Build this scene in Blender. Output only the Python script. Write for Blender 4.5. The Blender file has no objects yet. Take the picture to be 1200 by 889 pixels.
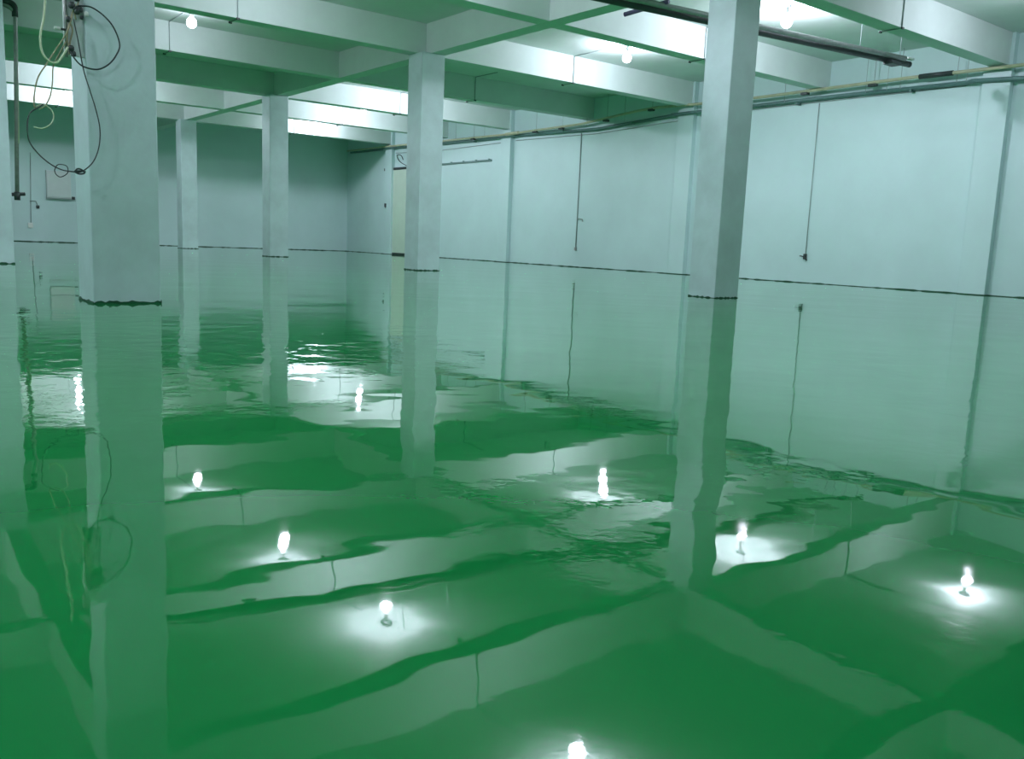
import bpy, bmesh, math, random
from mathutils import Vector, Matrix
random.seed(7)
sc = bpy.context.scene
COL = sc.collection

# ------------------------------------------------------------------ camera, world, exposure
def make_camera():
    f, pi, ro, ya = 1022.514, 0.154386, 0.0412102, 0.6605398
    cam = bpy.data.cameras.new('camera'); o = bpy.data.objects.new('camera', cam); COL.objects.link(o)
    cam.sensor_fit = 'HORIZONTAL'; cam.sensor_width = 36; cam.lens = f / 1200 * 36
    cam.clip_start = 0.05; cam.clip_end = 200
    R = Vector((math.cos(ya), -math.sin(ya), 0)); F0 = Vector((math.sin(ya), math.cos(ya), 0)); Z = Vector((0, 0, 1))
    fwd = math.cos(pi) * F0 - math.sin(pi) * Z; up = math.sin(pi) * F0 + math.cos(pi) * Z
    cx = math.cos(ro) * R + math.sin(ro) * up; cy = -math.sin(ro) * R + math.cos(ro) * up
    m = Matrix((cx, cy, -fwd)).transposed().to_4x4(); m.translation = Vector((0, 0, 0.6483))
    o.matrix_world = m; sc.camera = o
make_camera()
w = bpy.data.worlds.new('world'); sc.world = w; w.use_nodes = True
w.node_tree.nodes['Background'].inputs[0].default_value = (0.6, 0.8, 0.85, 1)
w.node_tree.nodes['Background'].inputs[1].default_value = 0.02
sc.view_settings.view_transform = 'Standard'; sc.view_settings.look = 'None'
sc.view_settings.gamma = 1; sc.view_settings.use_curve_mapping = False
sc.view_settings.exposure = 0.0
sc.cycles.max_bounces = 12; sc.cycles.diffuse_bounces = 8; sc.cycles.glossy_bounces = 6
sc.cycles.sample_clamp_indirect = 4.0
sc.cycles.denoising_input_passes = 'RGB_ALBEDO_NORMAL'
LAMP_POWER = 215.0
LAMP_COLOR = (0.88, 0.92, 1.06)

# ------------------------------------------------------------------ materials
def mat(name, color, rough=0.6, metal=0.0, var=0.0, vscale=3.0, bump=0.0, bscale=40.0, spec=0.5):
    m = bpy.data.materials.new(name); m.use_nodes = True
    nt = m.node_tree; b = nt.nodes['Principled BSDF']
    b.inputs['Base Color'].default_value = (*color, 1); b.inputs['Roughness'].default_value = rough
    b.inputs['Metallic'].default_value = metal; b.inputs['Specular IOR Level'].default_value = spec
    tc = nt.nodes.new('ShaderNodeTexCoord')
    if var:
        n = nt.nodes.new('ShaderNodeTexNoise'); n.inputs['Scale'].default_value = vscale; n.inputs['Detail'].default_value = 6
        n.inputs['Roughness'].default_value = 0.6
        nt.links.new(tc.outputs['Object'], n.inputs['Vector'])
        r = nt.nodes.new('ShaderNodeMapRange'); r.inputs['From Min'].default_value = 0.3; r.inputs['From Max'].default_value = 0.7
        r.inputs['To Min'].default_value = 1 - var; r.inputs['To Max'].default_value = 1.0
        nt.links.new(n.outputs['Fac'], r.inputs['Value'])
        mx = nt.nodes.new('ShaderNodeVectorMath'); mx.operation = 'SCALE'; mx.inputs[0].default_value = color
        nt.links.new(r.outputs['Result'], mx.inputs['Scale']); nt.links.new(mx.outputs[0], b.inputs['Base Color'])
    if bump:
        n2 = nt.nodes.new('ShaderNodeTexNoise'); n2.inputs['Scale'].default_value = bscale
        nt.links.new(tc.outputs['Object'], n2.inputs['Vector'])
        bp = nt.nodes.new('ShaderNodeBump'); bp.inputs['Strength'].default_value = 1; bp.inputs['Distance'].default_value = bump
        nt.links.new(n2.outputs['Fac'], bp.inputs['Height']); nt.links.new(bp.outputs[0], b.inputs['Normal'])
    return m

WALLC = (0.56, 0.72, 0.73)
M_wall = mat('painted_plaster_wall', WALLC, 0.55, var=0.10, vscale=0.6, bump=0.002, bscale=9)
M_column = mat('painted_column', (0.56, 0.69, 0.71), 0.5, var=0.2, vscale=1.8, bump=0.002, bscale=14)
M_ceil = mat('painted_concrete_ceiling', (0.64, 0.715, 0.70), 0.7, var=0.10, vscale=1.2, bump=0.002, bscale=10)
M_line = mat('dark_green_floor_edge', (0.008, 0.075, 0.035), 0.35, var=0.4, vscale=9)
M_steel = mat('galvanised_steel_pipe', (0.38, 0.39, 0.38), 0.4, metal=0.3, var=0.3, vscale=8)
M_dark = mat('dark_painted_steel', (0.035, 0.05, 0.05), 0.5, var=0.3, vscale=10)
M_teal = mat('grey_green_pipe_paint', (0.10, 0.20, 0.19), 0.5, var=0.2, vscale=5)
M_cream = mat('cream_pipe_paint', (0.50, 0.50, 0.34), 0.45, var=0.25, vscale=6)
M_conduit = mat('grey_conduit', (0.30, 0.36, 0.36), 0.5)
M_cable = mat('black_rubber_cable', (0.02, 0.035, 0.035), 0.45)
M_hose = mat('pale_plastic_hose', (0.55, 0.62, 0.42), 0.35)
M_tan = mat('tan_cable', (0.30, 0.27, 0.16), 0.5)
M_white = mat('white_plastic', (0.75, 0.76, 0.74), 0.35)
M_door = mat('cream_door_panel', (0.56, 0.67, 0.57), 0.45, var=0.08, vscale=2)
M_panel = mat('pale_grey_metal_box', (0.62, 0.68, 0.68), 0.4, var=0.08, vscale=4)
M_purple = mat('violet_grey_steel', (0.12, 0.10, 0.20), 0.45, metal=0.3)

def floor_material():
    m = bpy.data.materials.new('glossy_green_epoxy'); m.use_nodes = True
    nt = m.node_tree; N = nt.nodes; L = nt.links; b = N['Principled BSDF']
    b.inputs['Base Color'].default_value = (0.007, 0.23, 0.052, 1)
    b.inputs['Roughness'].default_value = 0.02; b.inputs['IOR'].default_value = 1.5
    geo = N.new('ShaderNodeNewGeometry')
    def noise(scale, detail, rough, sx=1, sy=1, dist=0.0):
        mp = N.new('ShaderNodeMapping'); mp.inputs['Scale'].default_value = (sx, sy, 1)
        mp.inputs['Rotation'].default_value = (0, 0, 0.66)
        L.new(geo.outputs['Position'], mp.inputs['Vector'])
        n = N.new('ShaderNodeTexNoise'); n.inputs['Scale'].default_value = scale; n.inputs['Detail'].default_value = detail
        n.inputs['Roughness'].default_value = rough; n.inputs['Distortion'].default_value = dist
        L.new(mp.outputs[0], n.inputs['Vector']); return n.outputs['Fac']
    def math_(op, a, c):
        q = N.new('ShaderNodeMath'); q.operation = op
        for i, v in enumerate((a, c)):
            if isinstance(v, (int, float)): q.inputs[i].default_value = v
            else: L.new(v, q.inputs[i])
        return q.outputs[0]
    def blob(x, y, r0, r1):                      # 1 inside r0, fading to 0 at r1
        v = N.new('ShaderNodeVectorMath'); v.operation = 'DISTANCE'; L.new(geo.outputs['Position'], v.inputs[0]); v.inputs[1].default_value = (x, y, 0)
        q = N.new('ShaderNodeMapRange'); q.interpolation_type = 'SMOOTHSTEP'; L.new(v.outputs['Value'], q.inputs['Value'])
        q.inputs['From Min'].default_value = r0; q.inputs['From Max'].default_value = r1
        q.inputs['To Min'].default_value = 1; q.inputs['To Max'].default_value = 0
        return q.outputs['Result']
    big = math_('MULTIPLY', noise(0.9, 1, 0.4), 0.0060)       # long trowel swells
    mid = math_('MULTIPLY', noise(2.6, 2, 0.5), 0.0016)       # hand sized swells
    mask = N.new('ShaderNodeMapRange'); L.new(noise(0.8, 2, 0.5), mask.inputs['Value'])
    mask.inputs['From Min'].default_value = 0.50; mask.inputs['From Max'].default_value = 0.62
    fine = math_('MULTIPLY', math_('MULTIPLY', noise(14, 3, 0.55), 0.0006), mask.outputs['Result'])
    rip = math_('ADD', blob(1.6, 5.7, 0.9, 2.5), math_('ADD', math_('MULTIPLY', blob(2.15, 1.5, 0.05, 0.4), 0.7), math_('MULTIPLY', blob(1.62, 1.48, 0.02, 0.25), 0.6)))
    ripple = math_('MULTIPLY', math_('MULTIPLY', noise(5.5, 3, 0.5), 0.0030), rip)
    h = math_('ADD', math_('ADD', big, mid), math_('ADD', fine, ripple))
    bp = N.new('ShaderNodeBump'); bp.inputs['Strength'].default_value = 1; bp.inputs['Distance'].default_value = 1
    L.new(h, bp.inputs['Height']); L.new(bp.outputs[0], b.inputs['Normal'])
    return m
M_floor = floor_material()

def emission(name, color, strength):
    m = bpy.data.materials.new(name); m.use_nodes = True; nt = m.node_tree
    nt.nodes.remove(nt.nodes['Principled BSDF']); e = nt.nodes.new('ShaderNodeEmission')
    e.inputs[0].default_value = (*color, 1); e.inputs[1].default_value = strength
    nt.links.new(e.outputs[0], nt.nodes['Material Output'].inputs[0]); return m
def bulb_glass():
    m = emission('lit_bulb_glass', LAMP_COLOR, 6.0); nt = m.node_tree
    e = nt.nodes['Emission']; t = nt.nodes.new('ShaderNodeBsdfTransparent'); a = nt.nodes.new('ShaderNodeAddShader')
    nt.links.new(e.outputs[0], a.inputs[0]); nt.links.new(t.outputs[0], a.inputs[1])
    nt.links.new(a.outputs[0], nt.nodes['Material Output'].inputs[0]); m.cycles.emission_sampling = 'NONE'
    return m
M_bulb = bulb_glass()

# ------------------------------------------------------------------ mesh helpers
def bm_box(bm, x0, y0, z0, x1, y1, z1, bevel=0.0):
    vs = [bm.verts.new((x, y, z)) for z in (z0, z1) for y in (y0, y1) for x in (x0, x1)]
    F = [(0, 2, 3, 1), (4, 5, 7, 6), (0, 1, 5, 4), (2, 6, 7, 3), (0, 4, 6, 2), (1, 3, 7, 5)]
    fs = [bm.faces.new([vs[i] for i in q]) for q in F]
    if bevel:
        es = list({e for f_ in fs for e in f_.edges})
        bmesh.ops.bevel(bm, geom=es, offset=bevel, segments=2, affect='EDGES', profile=0.5)
    return bm
def bm_tube(bm, pts, r, seg=10):
    pts = [Vector(p) for p in pts]; rings = []; up = None
    for i, p in enumerate(pts):
        a = pts[max(i - 1, 0)]; c = pts[min(i + 1, len(pts) - 1)]
        t = (c - a).normalized()
        if up is None:
            up = Vector((0, 0, 1)) if abs(t.z) < 0.9 else Vector((1, 0, 0))
        n = (up - t * up.dot(t)).normalized(); up = n; bnm = t.cross(n)
        rr = r[i] if isinstance(r, (list, tuple)) else r
        rings.append([bm.verts.new(p + rr * (math.cos(q) * n + math.sin(q) * bnm)) for q in [2 * math.pi * k / seg for k in range(seg)]])
    for a, c in zip(rings, rings[1:]):
        for k in range(seg):
            f_ = bm.faces.new((a[k], a[(k + 1) % seg], c[(k + 1) % seg], c[k])); f_.smooth = True
    bm.faces.new(list(reversed(rings[0]))); bm.faces.new(rings[-1]); return bm
def bm_lathe(bm, prof, seg=20, origin=(0, 0, 0)):
    ox, oy, oz = origin; rings = []
    for r, z in prof:
        rings.append([bm.verts.new((ox + max(r, 1e-4) * math.cos(2 * math.pi * k / seg), oy + max(r, 1e-4) * math.sin(2 * math.pi * k / seg), oz + z)) for k in range(seg)])
    for a, c in zip(rings, rings[1:]):
        for k in range(seg):
            f_ = bm.faces.new((a[k], a[(k + 1) % seg], c[(k + 1) % seg], c[k])); f_.smooth = True
    bm.faces.new(list(reversed(rings[0]))); bm.faces.new(rings[-1]); return bm
def obj(name, bm, m, parent=None, loc=None):
    me = bpy.data.meshes.new(name); bmesh.ops.recalc_face_normals(bm, faces=bm.faces[:]); bm.to_mesh(me); bm.free()
    me.materials.append(m); o = bpy.data.objects.new(name, me); COL.objects.link(o)
    if parent is not None: o.parent = parent
    if loc: o.location = loc
    return o
def thing(name, label, cat, loc=(0, 0, 0), group=None):
    o = bpy.data.objects.new(name, None); COL.objects.link(o); o.location = loc; o.empty_display_size = 0.1
    return tag(o, label, cat, group)
def tag(o, label, cat, group=None):
    o['label'] = label; o['category'] = cat
    if group: o['group'] = group
    return o
def struct(name, bm, m):
    o = obj(name, bm, m); o['kind'] = 'structure'; return o
def boxbm(*a, **k): return bm_box(bmesh.new(), *a, **k)
def tubebm(pts, r, seg=10): return bm_tube(bmesh.new(), pts, r, seg)
def smooth(pts, n=8):
    pts = [Vector(p) for p in pts]; P = [pts[0]] + pts + [pts[-1]]; out = []
    for i in range(1, len(P) - 2):
        a, b, c, d = P[i - 1:i + 3]
        for k in range(n):
            t = k / n
            out.append(0.5 * ((2 * b) + (c - a) * t + (2 * a - 5 * b + 4 * c - d) * t * t + (3 * b - a - 3 * c + d) * t ** 3))
    out.append(pts[-1]); return out
def bend(pts, r=0.06, n=5):
    """rounds the corners of a polyline the way a bent conduit does"""
    pts = [Vector(p) for p in pts]; out = [pts[0]]
    for a, b, c in zip(pts, pts[1:], pts[2:]):
        q = min(r, (b - a).length * 0.45, (c - b).length * 0.45)
        s = b + (a - b).normalized() * q; e = b + (c - b).normalized() * q
        for k in range(n + 1):
            t = k / n; out.append((1 - t) ** 2 * s + 2 * t * (1 - t) * b + t * t * e)
    out.append(pts[-1]); return out

# ------------------------------------------------------------------ the hall
XL, XR, YF, YB = -6.6, 18.45, -4.2, 36.38
ZS, ZB = 5.07, 4.46                      # slab underside, beam underside
X0, X1 = 2.0, 10.06
YE, BAY = 8.3, 8.0
YROW = [YE, YE + BAY, YE + 2 * BAY, YE + 3 * BAY]
BO, BH = 0.12, 0.17                      # beam offset from the column line, half width
CW = 0.275

struct('floor', boxbm(XL - .2, YF - .2, -0.2, XR + .2, YB + .2, 0.0), M_floor)
struct('ceiling', boxbm(XL - .2, YF - .2, ZS, XR + .2, YB + .2, ZS + 0.2), M_ceil)
struct('wall_right', boxbm(XR, YF, 0, XR + .2, YB, ZS), M_wall)
struct('wall_back', boxbm(XL, YB, 0, XR, YB + .2, ZS), M_wall)
struct('wall_left', boxbm(XL - .2, YF, 0, XL, YB, ZS), M_wall)
struct('wall_front', boxbm(XL, YF - .2, 0, XR, YF, ZS), M_wall)

# beams along the hall (Y) then the cross beams between them
ybx = [X0 - 8.06 + BO, X0 + BO, X1 + BO]
for x in ybx:
    struct('ceiling_beam', boxbm(x - BH, YF, ZB, x + BH, YB, ZS, bevel=0.006), M_ceil)
edges = [XL] + [v for x in ybx for v in (x - BH, x + BH)] + [XR]
ny = [YE - 12 + 4 * k for k in range(10)]
for y in ny:
    if y - BH < YF or y > YB - 0.5: continue
    for a, c in zip(edges[0::2], edges[1::2]):
        struct('ceiling_beam', boxbm(a, y + BO - BH, ZB, c, y + BO + BH, ZS, bevel=0.006), M_ceil)

# pilasters on the right wall
PP = 0.15
for y in YROW:
    struct('trim_1', boxbm(XR - PP, y - 0.12, 0, XR, y + 0.42, ZS, bevel=0.008), M_wall)
    struct('trim_2', boxbm(XR - PP - .006, y - 0.126, 0, XR, y + 0.426, .018), M_line)
# dark green floor edge lines
def ragged_strip(x0, y0, x1, y1, nx, ny_, t=0.006, h=0.035, step=0.12, jit=0.014):
    bm = bmesh.new(); L = math.hypot(x1 - x0, y1 - y0); n = max(2, int(L / step)); prev = None
    for i in range(n + 1):
        f_ = i / n; x = x0 + (x1 - x0) * f_; y = y0 + (y1 - y0) * f_; hh = h + random.uniform(-jit, jit)
        c = [bm.verts.new((x, y, 0)), bm.verts.new((x + nx * t, y + ny_ * t, 0)), bm.verts.new((x + nx * t, y + ny_ * t, hh)), bm.verts.new((x, y, hh))]
        if prev:
            for k in range(4): bm.faces.new((prev[k], prev[(k + 1) % 4], c[(k + 1) % 4], c[k]))
        else: bm.faces.new(list(reversed(c)))
        prev = c
    bm.faces.new(prev); return bm
struct('baseboard_right', ragged_strip(XR, YF, XR, YB, -1, 0, h=0.018, jit=0.008), M_line)
struct('baseboard_back', ragged_strip(XL, YB, XR, YB, 0, -1, h=0.022, jit=0.01), M_line)

# ------------------------------------------------------------------ columns
def column(x, y, label, wx=CW, wy=CW, collar=0.018, jit=0.010):
    t = thing('concrete_column', label, 'column', (x, y, 0), 'square columns standing in the hall')
    bm = boxbm(-wx, -wy, 0, wx, wy, ZB, bevel=0.012); obj('shaft', bm, M_column, t)
    bm = bmesh.new()
    for (a, b, c, d, nx, ny_) in ((-wx, -wy, wx, -wy, 0, -1), (wx, -wy, wx, wy, 1, 0), (wx, wy, -wx, wy, 0, 1), (-wx, wy, -wx, -wy, -1, 0)):
        s = ragged_strip(a, b, c, d, nx, ny_, h=collar, jit=jit, step=0.03)
        me = bpy.data.meshes.new('tmp'); s.to_mesh(me); s.free(); bm.from_mesh(me); bpy.data.meshes.remove(me)
    c = obj('base_line', bm, M_line, t); c['label'] = 'ragged dark green line around the foot of the column'
    return t
colA = column(X0 - .01, YE, 'nearest and widest square column, cables tangled at its upper left', collar=0.018, jit=0.010)
column(X0, YE + BAY, 'column cut off by the left edge of the picture, beyond the column with cables')
column(X1 + .02, YE, 'white square column right of centre with a shaded right face', wx=0.26, wy=0.24, collar=0.014)
column(X1, YE + BAY, 'square column just left of centre, standing before the sliding door')
column(X1, YE + 2 * BAY, 'third column of the centre row, between the middle column and the most distant column')
column(X1 + .03, YE + 3 * BAY, 'most distant and narrowest square column, near the back wall')

# ------------------------------------------------------------------ lamps
def lamp(x, y, label, p=1.0):
    t = thing('ceiling_lamp', label, 'lamp', (x, y, ZS), 'bare bulbs under the ceiling slab')
    bm = bmesh.new(); bm_lathe(bm, [(0.085, 0.0), (0.085, -0.018), (0.06, -0.03), (0.03, -0.036)], 20); obj('ceiling_rose', bm, M_dark, t)
    bm = bmesh.new(); bm_lathe(bm, [(0.026, -0.034), (0.028, -0.10), (0.034, -0.105), (0.034, -0.16), (0.028, -0.165)], 16); obj('lamp_holder', bm, M_white, t)
    bm = bmesh.new(); bm_lathe(bm, [(0.026, -0.163), (0.05, -0.185), (0.085, -0.225), (0.10, -0.27), (0.097, -0.32), (0.072, -0.362), (0.035, -0.382), (0.004, -0.386)], 14); obj('bulb', bm, M_bulb, t)
    ld = bpy.data.lights.new('filament', 'POINT'); ld.energy = LAMP_POWER * p; ld.color = LAMP_COLOR; ld.shadow_soft_size = 0.07
    lo = bpy.data.objects.new('filament', ld); COL.objects.link(lo); lo.parent = t; lo.location = (0, 0, -0.29)
    return t
LX, RX = 6.05, 14.1
lamps = [
    (LX, 6.4, 'bulb seen only as a reflection at the bottom edge of the floor', .7),
    (LX + .1, 10.75, 'bulb whose large bright reflection lies low in the floor left of centre'),
    (LX, 14.3, 'bulb above the picture reflected in the floor between cable and middle columns', .42),
    (LX - .05, 18.75, 'lit bulb at the top left of the ceiling beside the cable column', .22),
    (LX, 26.6, 'lit bulb hidden behind the cable column in the fifth ceiling panel'),
    (LX, 30.8, 'lit bulb glowing at the left edge of the cable column near the back wall'),
    (15.25, 6.5, 'lit bulb above the picture on the right, reflected near the right edge of the floor', .5),
    (13.85, 10.2, 'lit bulb just right of the white column at the top, brightest glow on the ceiling', 1.4),
    (RX, 14.5, 'lit bulb between the middle column and the white right-hand column'),
    (13.75, 22.3, 'lit bulb hidden behind the middle column', 1.4),
    (RX, 26.7, 'lit bulb left of the middle column, the nearer of two over the far beams'),
    (14.7, 31.6, 'lit bulb just right of the third column, farthest of all on the right'),
    (LX, 2.4, 'unseen overhead bulb added to light the front of the cable column', .9),  # this and the next: fill lamps out of view, brightening near column and bays
    (-2.0, 2.4, 'unseen overhead bulb added left of the viewer to light the near bays', .8),
    (-2.0, 6.4, 'unseen bulb added in the left-hand aisle nearest the viewer', .8),  # aisle lamps from here on are out of view, added for room light
    (-2.0, 10.4, 'second unseen bulb added in the left-hand aisle', .8),
    (-2.0, 14.4, 'unseen bulb added in the left-hand aisle beyond the cable column'),
    (-2.0, 26.4, 'unseen bulb added far down the left-hand aisle'),
]
for q in lamps: lamp(*q)

# ------------------------------------------------------------------ lamp conduits crossing the beams
def conduit(x, yb, label, ya=None, yz=None, m=M_conduit):
    """runs on the slab, down the front of the beam at yb, under it and up again"""
    r = 0.010; o = r + 0.003
    f0, f1 = yb + BO - BH - o, yb + BO + BH + o
    ya = f0 - 1.0 if ya is None else ya; yz = f1 + 0.9 if yz is None else yz
    t = thing('lighting_conduit', label, 'conduit', (x, f0, ZB), 'grey conduits looping under the ceiling beams')
    zt = ZS - o - ZB; w_ = f1 - f0
    obj('slab_run', tubebm(bend([(0, ya - f0, zt), (0, 0, zt), (0, 0, zt - .08)], .04), r, 8), m, t)
    obj('down_run', tubebm([(0, 0, zt - .08), (0, 0, .02)], r, 8), m, t)
    obj('under_run', tubebm(bend([(0, 0, .02), (0, 0, -o), (0, w_, -o), (0, w_, .02)], .03), r, 8), m, t)
    obj('up_run', tubebm([(0, w_, .02), (0, w_, zt - .08)], r, 8), m, t)
    obj('slab_run', tubebm(bend([(0, w_, zt - .08), (0, w_, zt), (0, yz - f0, zt)], .04), r, 8), m, t)
    for a, b in ((-.03, .0), (w_ - .0, w_ + .03)):
        obj('clip', boxbm(-.03, a, -o - .02, .03, b, -o + .014, bevel=.004), M_dark, t)
    return t
cond = [
    (LX - .03, YE, 'conduit looping under the nearest left beam, seen as a line in the floor reflection'),
    (LX - .03, YE + 4, 'conduit on the beam before the middle column, left span, above the picture'),
    (LX - .03, YE + 8, 'conduit on the beam left of the middle column, top of the picture'),
    (LX - .05, YE + 12, 'conduit beside the bulb nearest the cable column'),
    (LX - .03, YE + 16, 'conduit on the dark beam meeting the third column'),
    (LX - .03, YE + 20, 'conduit on the beam behind the third column, left span'),
    (LX - .03, YE + 24, 'conduit on the beam at the most distant column'),
    (RX + .2, YE, 'conduit on the big beam at the top right corner'),
    (RX - .05, YE + 4, 'conduit on the beam behind the white right-hand column'),
    (RX - .02, YE + 8, 'conduit on the bright beam right of the middle column'),
    (RX - .05, YE + 12, 'conduit on the dark beam right of the middle column'),
    (RX - .05, YE + 16, 'conduit on the bright far beam hidden partly by the middle column'),
    (RX, YE + 20, 'conduit under the far beam between the two distant bulbs'),
    (RX, YE + 24, 'conduit under the farthest beam on the right span'),
]
for x, y, l in cond: conduit(x, y, l)

# ------------------------------------------------------------------ suspended twin pipe
t = thing('suspended_pipe', 'dark twin pipe hung below the beams, passing behind the white right-hand column', 'pipe', (10, 10.0, 4.3))
def sp(x, dz=0, dy=0): return (x - 10, (10.05 - (x - 10) * 0.135) - 10.0 + dy, dz)
obj('lower_pipe', tubebm([sp(2.9), sp(9), sp(16.3)], 0.055, 12), M_dark, t)
o = obj('upper_pipe', tubebm([sp(2.9, .05, -.12), sp(16.05, .05, -.12)], 0.045, 12), M_steel, t); o['label'] = 'lighter grey upper pipe'
bm = bmesh.new(); bm_tube(bm, [(0.35, -.2, .1), (0.15, 0.55, 0.0)], 0.035, 10); o = obj('branch_pipe', bm, M_purple, t); o['label'] = 'violet grey stub crossing the pair'
bm = bmesh.new(); bm_tube(bm, [(-6.1, .75, 0), (-5.75, 1.0, -.02), (-5.75, 1.35, .1)], 0.035, 10); obj('branch_pipe', bm, M_dark, t)
obj('end_cap', tubebm([sp(16.28), sp(16.36)], 0.055, 12), M_dark, t)
obj('clamp', boxbm(*(5.65, -.88, -.09, 5.95, -.68, -.03), bevel=.01), M_dark, t)
o = obj('tag_plate', boxbm(6.12, -.93, .05, 6.3, -.86, .09, bevel=.008), M_white, t); o['label'] = 'small white block at the pipe end'
for x in (4.2, 6.3, 7.0, 9.1, 11.4, 13.1, 14.9, 16.0):
    p = sp(x); obj('hanger_rod', tubebm([(p[0], p[1] - .04, .03), (p[0], p[1] - .04, ZS - 4.3)], 0.006, 6), M_conduit, t)

# ------------------------------------------------------------------ pipes along the right wall
t = thing('wall_pipe', 'cream painted thin pipe running along the top of the right wall', 'pipe', (XR, 8, 4.4))
def wp(y, off, z): return (-off, y - 8, z - 4.4)
pts = [wp(YF + .3, .30, 4.38), wp(8, .30, 4.40), wp(10.3, .30, 4.43), wp(14, .30, 4.42), wp(15.9, .30, 4.45), wp(17.4, .30, 4.50), wp(18.2, .26, 4.48), wp(20.5, .26, 4.31), wp(24.4, .26, 4.27), wp(28.1, .26, 4.31), wp(32.6, .26, 4.36), wp(35.9, .26, 4.38)]
obj('pipe_run', tubebm(pts, 0.036, 12), M_cream, t)
o = obj('coupling', tubebm([wp(9.25, .30, 4.415), wp(9.95, .30, 4.425)], 0.052, 12), M_dark, t); o['label'] = 'dark wrapped section of the pipe'
obj('coupling', tubebm([wp(23.6, .26, 4.28), wp(24.3, .26, 4.272)], 0.055, 12), M_cream, t)
for y in (11.0, 12.7, 17.6, 19.4, 21.4, 22.7, 26.2, 30.5):
    z = 4.42 if y < 17 else (4.5 if y < 18 else 4.28 + (0.08 if y < 20 else 0))
    obj('pipe_clamp', boxbm(*[a + b for a, b in zip(wp(y, .28, z) * 2, (-.06, -.09, -.075, .05, .09, -.02))], bevel=.006), M_dark, t)
    p = wp(y, .24, z); obj('hanger_rod', tubebm([(p[0], p[1], p[2] - .03), (p[0], p[1], ZS - 4.4)], 0.007, 6), M_conduit, t)
for y in (9.0, 9.2, 10.4, 10.7, 11.2, 13.3, 14.4, 18.7, 20.3, 25.6, 27.4, 29.0):
    p = wp(y, .22, 4.3); obj('hanger_rod', tubebm([(p[0], p[1], p[2] - .06), (p[0], p[1], ZS - 4.4)], 0.006, 6), M_conduit, t)

t = thing('wall_pipe', 'thick grey green pipe running below the cream pipe on the right wall', 'pipe', (XR, 8, 4.2))
def wq(y, off, z): return (-off, y - 8, z - 4.2)
pts = []
for y, z in ((YF + .3, 4.16), (8.0, 4.17)): pts.append(wq(y, .2, z))
def jog(yc, z):
    return [wq(yc - .45, .09, z), wq(yc - .3, .2, z), wq(yc + .6, .2, z), wq(yc + .75, .09, z)]
pts = [wq(YF + .3, .2, 4.14), wq(7.9, .2, 4.17), wq(8.9, .2, 4.23), wq(9.05, .09, 4.23), wq(12, .09, 4.27)] + jog(16.3, 4.27) + [wq(20, .09, 4.14)] + [wq(23.6, .09, 4.22)] + jog(24.3, 4.22) + [wq(28.6, .09, 4.25)] + jog(32.3, 4.30) + [wq(35.9, .09, 4.32)]
obj('pipe_run', tubebm(pts, 0.046, 12), M_teal, t)
for y in (10.2, 13, 15.4, 18.5, 21.5, 26.4, 29.5):
    obj('pipe_bracket', boxbm(-.16, y - 8 - .03, -.03, 0, y - 8 + .03, .02), M_teal, t)
t = tag(obj('wall_line', tubebm([(XR - .012, y, z) for y, z in ((9.1, 4.19), (14.3, 4.2), (16.05, 4.19))], 0.012, 8), M_conduit), 'thin grey line under the thick pipe, between white column and right-hand pilaster', 'cable')  # thin grey tubes along the wall, just below the thick pipe
t = tag(obj('wall_line', tubebm([(XR - .012, y, z) for y, z in ((16.8, 4.13), (20.1, 4.02), (24.05, 4.08))], 0.012, 8), M_conduit), 'thin grey line under the thick pipe, between middle column and white column', 'cable')
t = tag(obj('wall_line', tubebm([(XR - .012, y, z) for y, z in ((24.8, 4.06), (28.6, 4.02), (32.1, 4.1))], 0.012, 8), M_conduit), 'thin grey line above the sliding door track', 'cable')

# drops with switch and hook
t = thing('switch_drop', 'thin vertical conduit with a side hook, right wall between middle and white columns', 'conduit', (XR, 20.75, 0.55))
obj('tube', tubebm([(-.015, 0, 0.05), (-.015, 0, 3.55)], 0.017, 8), M_conduit, t)
obj('hook', tubebm(bend([(-.015, 0, .93), (-.05, -.12, .95), (-.05, -.28, .93), (-.05, -.30, .86)], .03), 0.012, 8), M_steel, t)
obj('end_box', boxbm(-.05, -.04, -.04, 0, .04, .06, bevel=.008), M_steel, t)
t = thing('water_drop', 'thin vertical pipe ending in a dark tap, right wall beyond the white column', 'pipe', (XR - .008, 12.47, 0.62))
obj('tube', tubebm([(-.015, 0, 0.05), (-.015, 0, 3.55)], 0.010, 8), M_conduit, t)
bm = bmesh.new(); bm_box(bm, -.06, -.035, -.06, 0, .035, .07, bevel=.01); bm_tube(bm, [(-.04, .0, .0), (-.09, .11, .02)], .014, 8); bm_tube(bm, [(-.05, -.02, -.02), (-.05, -.06, -.08)], .018, 8)
obj('tap', bm, M_dark, t)

# ------------------------------------------------------------------ sliding door with its track
d = bmesh.new(); bm_box(d, XR - .055, 29.2, 0.06, XR - .012, 32.75, 3.42, bevel=.006)
door = struct('door_1', d, M_door)
bm = bmesh.new(); bm_tube(bm, bend([(XR - .055, 32.5, 1.84), (XR - .11, 32.48, 1.80), (XR - .11, 32.48, 1.32), (XR - .055, 32.5, 1.28)], .04), .022, 8)
obj('door_handle', bm, M_dark, door)
bm = boxbm(XR - .06, 29.2, 0.012, XR - .006, 32.85, .075); obj('bottom_seal', bm, M_dark, door)
bm = boxbm(XR - .062, 29.2, 3.42, XR - .006, 32.95, 3.52); obj('top_rail', bm, M_dark, door)
obj('edge_strip', boxbm(XR - .06, 32.75, .075, XR - .006, 32.80, 3.42), M_conduit, door)
t = thing('door_track', 'dark sliding door track on the right wall beside the middle column', 'track', (XR, 25.4, 3.5))
obj('rail', boxbm(-.05, 0, -.03, 0, 3.78, .03, bevel=.004), M_teal, t)
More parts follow.
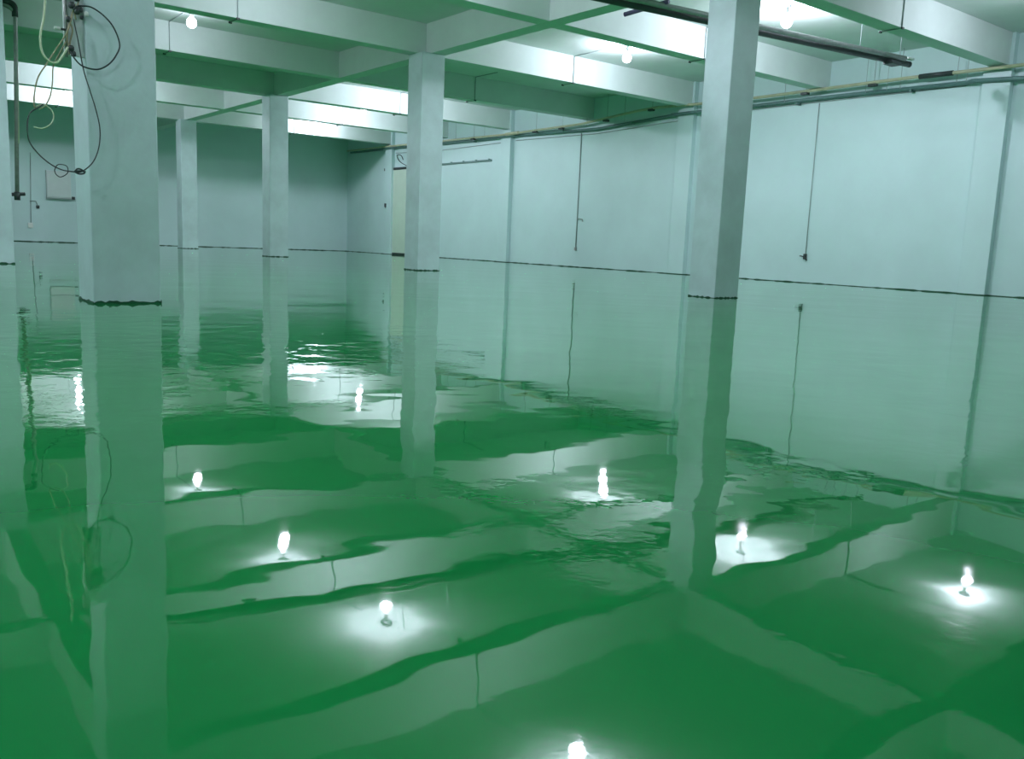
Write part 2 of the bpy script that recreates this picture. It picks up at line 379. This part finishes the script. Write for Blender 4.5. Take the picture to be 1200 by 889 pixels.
for y in (.1, .9, 1.7, 2.5, 3.3): obj('track_bracket', boxbm(-.06, y, .02, 0, y + .06, .055), M_teal, t)
tag(obj('loose_cable', tubebm(smooth([(XR - .02, 31.2, 3.56), (XR - .05, 31.7, 3.75), (XR - .04, 31.95, 4.0), (XR - .05, 31.6, 3.98), (XR - .04, 31.45, 3.8)], 6), .014, 8), M_cable), 'black cable curling above the sliding door', 'cable')
t = thing('wall_bell', 'small dark fitting on the pilaster left of the sliding door', 'fitting', (XR - PP, 32.6, 2.0))
obj('body', boxbm(-.05, -.05, -.07, 0, .05, .08, bevel=.012), M_dark, t); obj('lever', tubebm([(-.04, 0, -.02), (-.08, -.1, -.1)], .014, 8), M_dark, t)

# ------------------------------------------------------------------ back wall items on the left
t = thing('electrical_panel', 'pale square electrical box on the back wall left of the cable column', 'electrical box', (6.7, YB - .01, 1.62))
obj('box_body', boxbm(-.42, -.10, 0, .40, 0, .98, bevel=.01), M_panel, t)
obj('box_door', boxbm(-.40, -.125, .03, .36, -.10, .90, bevel=.008), M_panel, t)
obj('latch', boxbm(.42, -.13, -.02, .52, -.02, .08, bevel=.01), M_dark, t)
obj('lip', boxbm(-.43, -.13, -.04, .42, -.01, -.01), M_conduit, t)
t = thing('socket_drop', 'thin conduit running down the back wall to a small white socket', 'conduit', (5.72, YB, 0.58))
obj('tube', tubebm([(0.02, -.015, .1), (0.1, -.015, 2.6)], .012, 8), M_conduit, t)
obj('socket', boxbm(-.08, -.05, -.08, .08, 0, .10, bevel=.01), M_white, t)
t = thing('wall_tap', 'small dark tap on the back wall below the electrical box', 'tap', (5.98, YB, 1.30))
obj('spout', tubebm(bend([(-.25, -.02, .16), (-.05, -.06, .18), (0, -.08, -.02)], .05), .014, 8), M_conduit, t)
obj('body', boxbm(-.05, -.09, -.09, .05, 0, .02, bevel=.012), M_dark, t)

# ------------------------------------------------------------------ vertical pipe dropping from the beam at the far left
t = thing('drop_pipe', 'steel pipe hanging vertically at the far left with a valve at its end', 'pipe', (2.95, 20.1, 1.2))
obj('riser', tubebm(bend([(0, 0, 0), (.1, -.08, 3.5), (-.22, -.08, 3.62)], .12, 6), .038, 12), M_steel, t)
obj('sleeve', tubebm([(.055, -.03, 1.0), (.11, -.05, 3.2)], .022, 8), M_hose, t)
bm = bmesh.new(); bm_tube(bm, [(-.16, 0, .0), (.14, 0, .03)], .035, 10); bm_tube(bm, [(0, 0, -.1), (0, 0, .06)], .055, 10)
obj('valve', bm, M_dark, t)
obj('elbow', tubebm(bend([(.09, -.08, 3.38), (.095, -.08, 3.63), (-.28, -.08, 3.63)], .13, 6), .055, 12), M_dark, t)

# ------------------------------------------------------------------ cables on the nearest column
YP = YE - CW - 0.05
def cp(pts, y=0.0): return [(x, YP + y, z) for x, z in pts]
# image plane points of the cables at the column face, as (x, z)
HOSE = [(1.44, 2.75), (1.43, 2.46), (1.41, 2.25), (1.38, 2.1), (1.39, 1.98), (1.44, 1.92), (1.49, 1.92), (1.53, 1.97), (1.575, 2.05)]
tag(obj('pale_hose', tubebm(smooth(cp(HOSE)), 0.0085, 10), M_hose), 'pale yellowish hose dropping in a U from above beside the cable column', 'hose')
t = thing('tan_cable', 'tan cable swinging out left of the cable column and coiling into a small loop', 'cable', (1.62, YP, 2.31))
def rel(pts, o, y=0.0): return [(x - o[0], YP + y - o[1], z - o[2]) for x, z in pts]
O = (1.62, YP, 2.31)
obj('strand', tubebm(smooth(rel([(1.62, 2.31), (1.59, 2.2), (1.55, 2.12), (1.49, 2.02), (1.42, 1.9), (1.36, 1.8), (1.33, 1.69), (1.32, 1.57), (1.34, 1.555)], O, .02)), 0.0055, 8), M_tan, t)
obj('strand', tubebm(smooth(rel([(1.57, 2.1), (1.52, 2.0), (1.47, 1.89), (1.46, 1.77), (1.44, 1.66), (1.40, 1.58), (1.36, 1.55)], O, .035)), 0.005, 8), M_tan, t)
obj('loop', tubebm(smooth(rel([(1.33, 1.56), (1.38, 1.585), (1.44, 1.55), (1.455, 1.5), (1.43, 1.44), (1.37, 1.4), (1.31, 1.405)], O, .01)), 0.005, 8), M_hose, t)
LONG = [(1.38, 1.585), (1.34, 1.555), (1.28, 1.5), (1.26, 1.4), (1.27, 1.29), (1.33, 1.2), (1.41, 1.13), (1.49, 1.09), (1.57, 1.08), (1.64, 1.085), (1.73, 1.17), (1.78, 1.3), (1.79, 1.45), (1.76, 1.61), (1.72, 1.75), (1.68, 1.9), (1.65, 2.1), (1.62, 2.27)]
t = thing('long_cable', 'long dark cable sagging to a small knot at the cable column edge', 'cable', (1.62, YP, 2.27))
O = (1.62, YP, 2.27)
obj('strand', tubebm(smooth(rel(LONG, O, -.012)), 0.005, 8), M_dark, t)
obj('ring', tubebm(smooth(rel([(1.44, 1.08), (1.46, 1.12), (1.49, 1.13), (1.53, 1.12), (1.54, 1.08), (1.52, 1.05), (1.48, 1.03), (1.45, 1.05), (1.44, 1.08)], O, -.02)), 0.0038, 8), M_dark, t)
obj('knot', tubebm(smooth(rel([(1.585, 1.08), (1.61, 1.105), (1.64, 1.10), (1.66, 1.075), (1.62, 1.065), (1.59, 1.08), (1.63, 1.09), (1.67, 1.085)], O, -.025)), 0.0065, 8), M_cable, t)
BIG = [(1.62, 2.34), (1.65, 2.37), (1.69, 2.38), (1.76, 2.38), (1.85, 2.33), (1.92, 2.25), (1.96, 2.13), (1.93, 2.04), (1.87, 1.96), (1.79, 1.91), (1.7, 1.91), (1.64, 1.94), (1.58, 2.02)]
tag(obj('looped_cable', tubebm(smooth(cp(BIG, -.02)), 0.0062, 8), M_cable), 'thick black cable in one round loop across the front of the cable column', 'cable')
# bracket with insulators and clips on the left face of the column
t = thing('cable_bracket', 'cluster of dark clips at the top left of the cable column', 'bracket', (1.62, YP + .06, 2.0))
obj('mounting_plate', boxbm(-.055, .02, .0, .10, .05, .62, bevel=.004), M_panel, t)
obj('rail', tubebm([(-.045, 0, -.02), (-.045, 0, .62)], .013, 8), M_steel, t)
for x, z, r in ((-.03, .27, .02), (-.015, .05, .022), (.0, .01, .02), (.0, .38, .025), (.035, .34, .022), (.06, .36, .02), (-.02, .44, .02), (.04, .44, .022), (.07, .30, .014)):
    bm = bmesh.new(); bm_lathe(bm, [(r * .7, -r), (r, -r * .5), (r, r * .5), (r * .7, r)], 10, (x, -.03, z)); obj('clip', bm, M_dark if z < .4 else M_cable, t)
o = obj('hook_end', tubebm([(-.05, -.01, .19), (-.085, -.01, .19)], .009, 8), M_dark, t)
o = obj('hook_tip', tubebm([(-.085, -.01, .19), (-.13, -.01, .192)], .014, 8), M_white, t); o['label'] = 'small white tip sticking out to the left'
for pts in ([(-.04, .30), (.0, .2), (-.02, .1), (-.03, .0)], [(.03, .4), (-.02, .25), (-.04, .14), (-.03, .05)], [(.0, .5), (.05, .42), (.02, .34), (.03, .28)]):
    obj('tie_wire', tubebm(smooth([(x, -.02, z) for x, z in pts]), .006, 8), M_tan, t)
bm = bmesh.new(); bm_lathe(bm, [(.012, -.02), (.02, -.01), (.02, .01), (.008, .02)], 10, (.10, -.05, .33)); obj('insulator', bm, M_white, t)
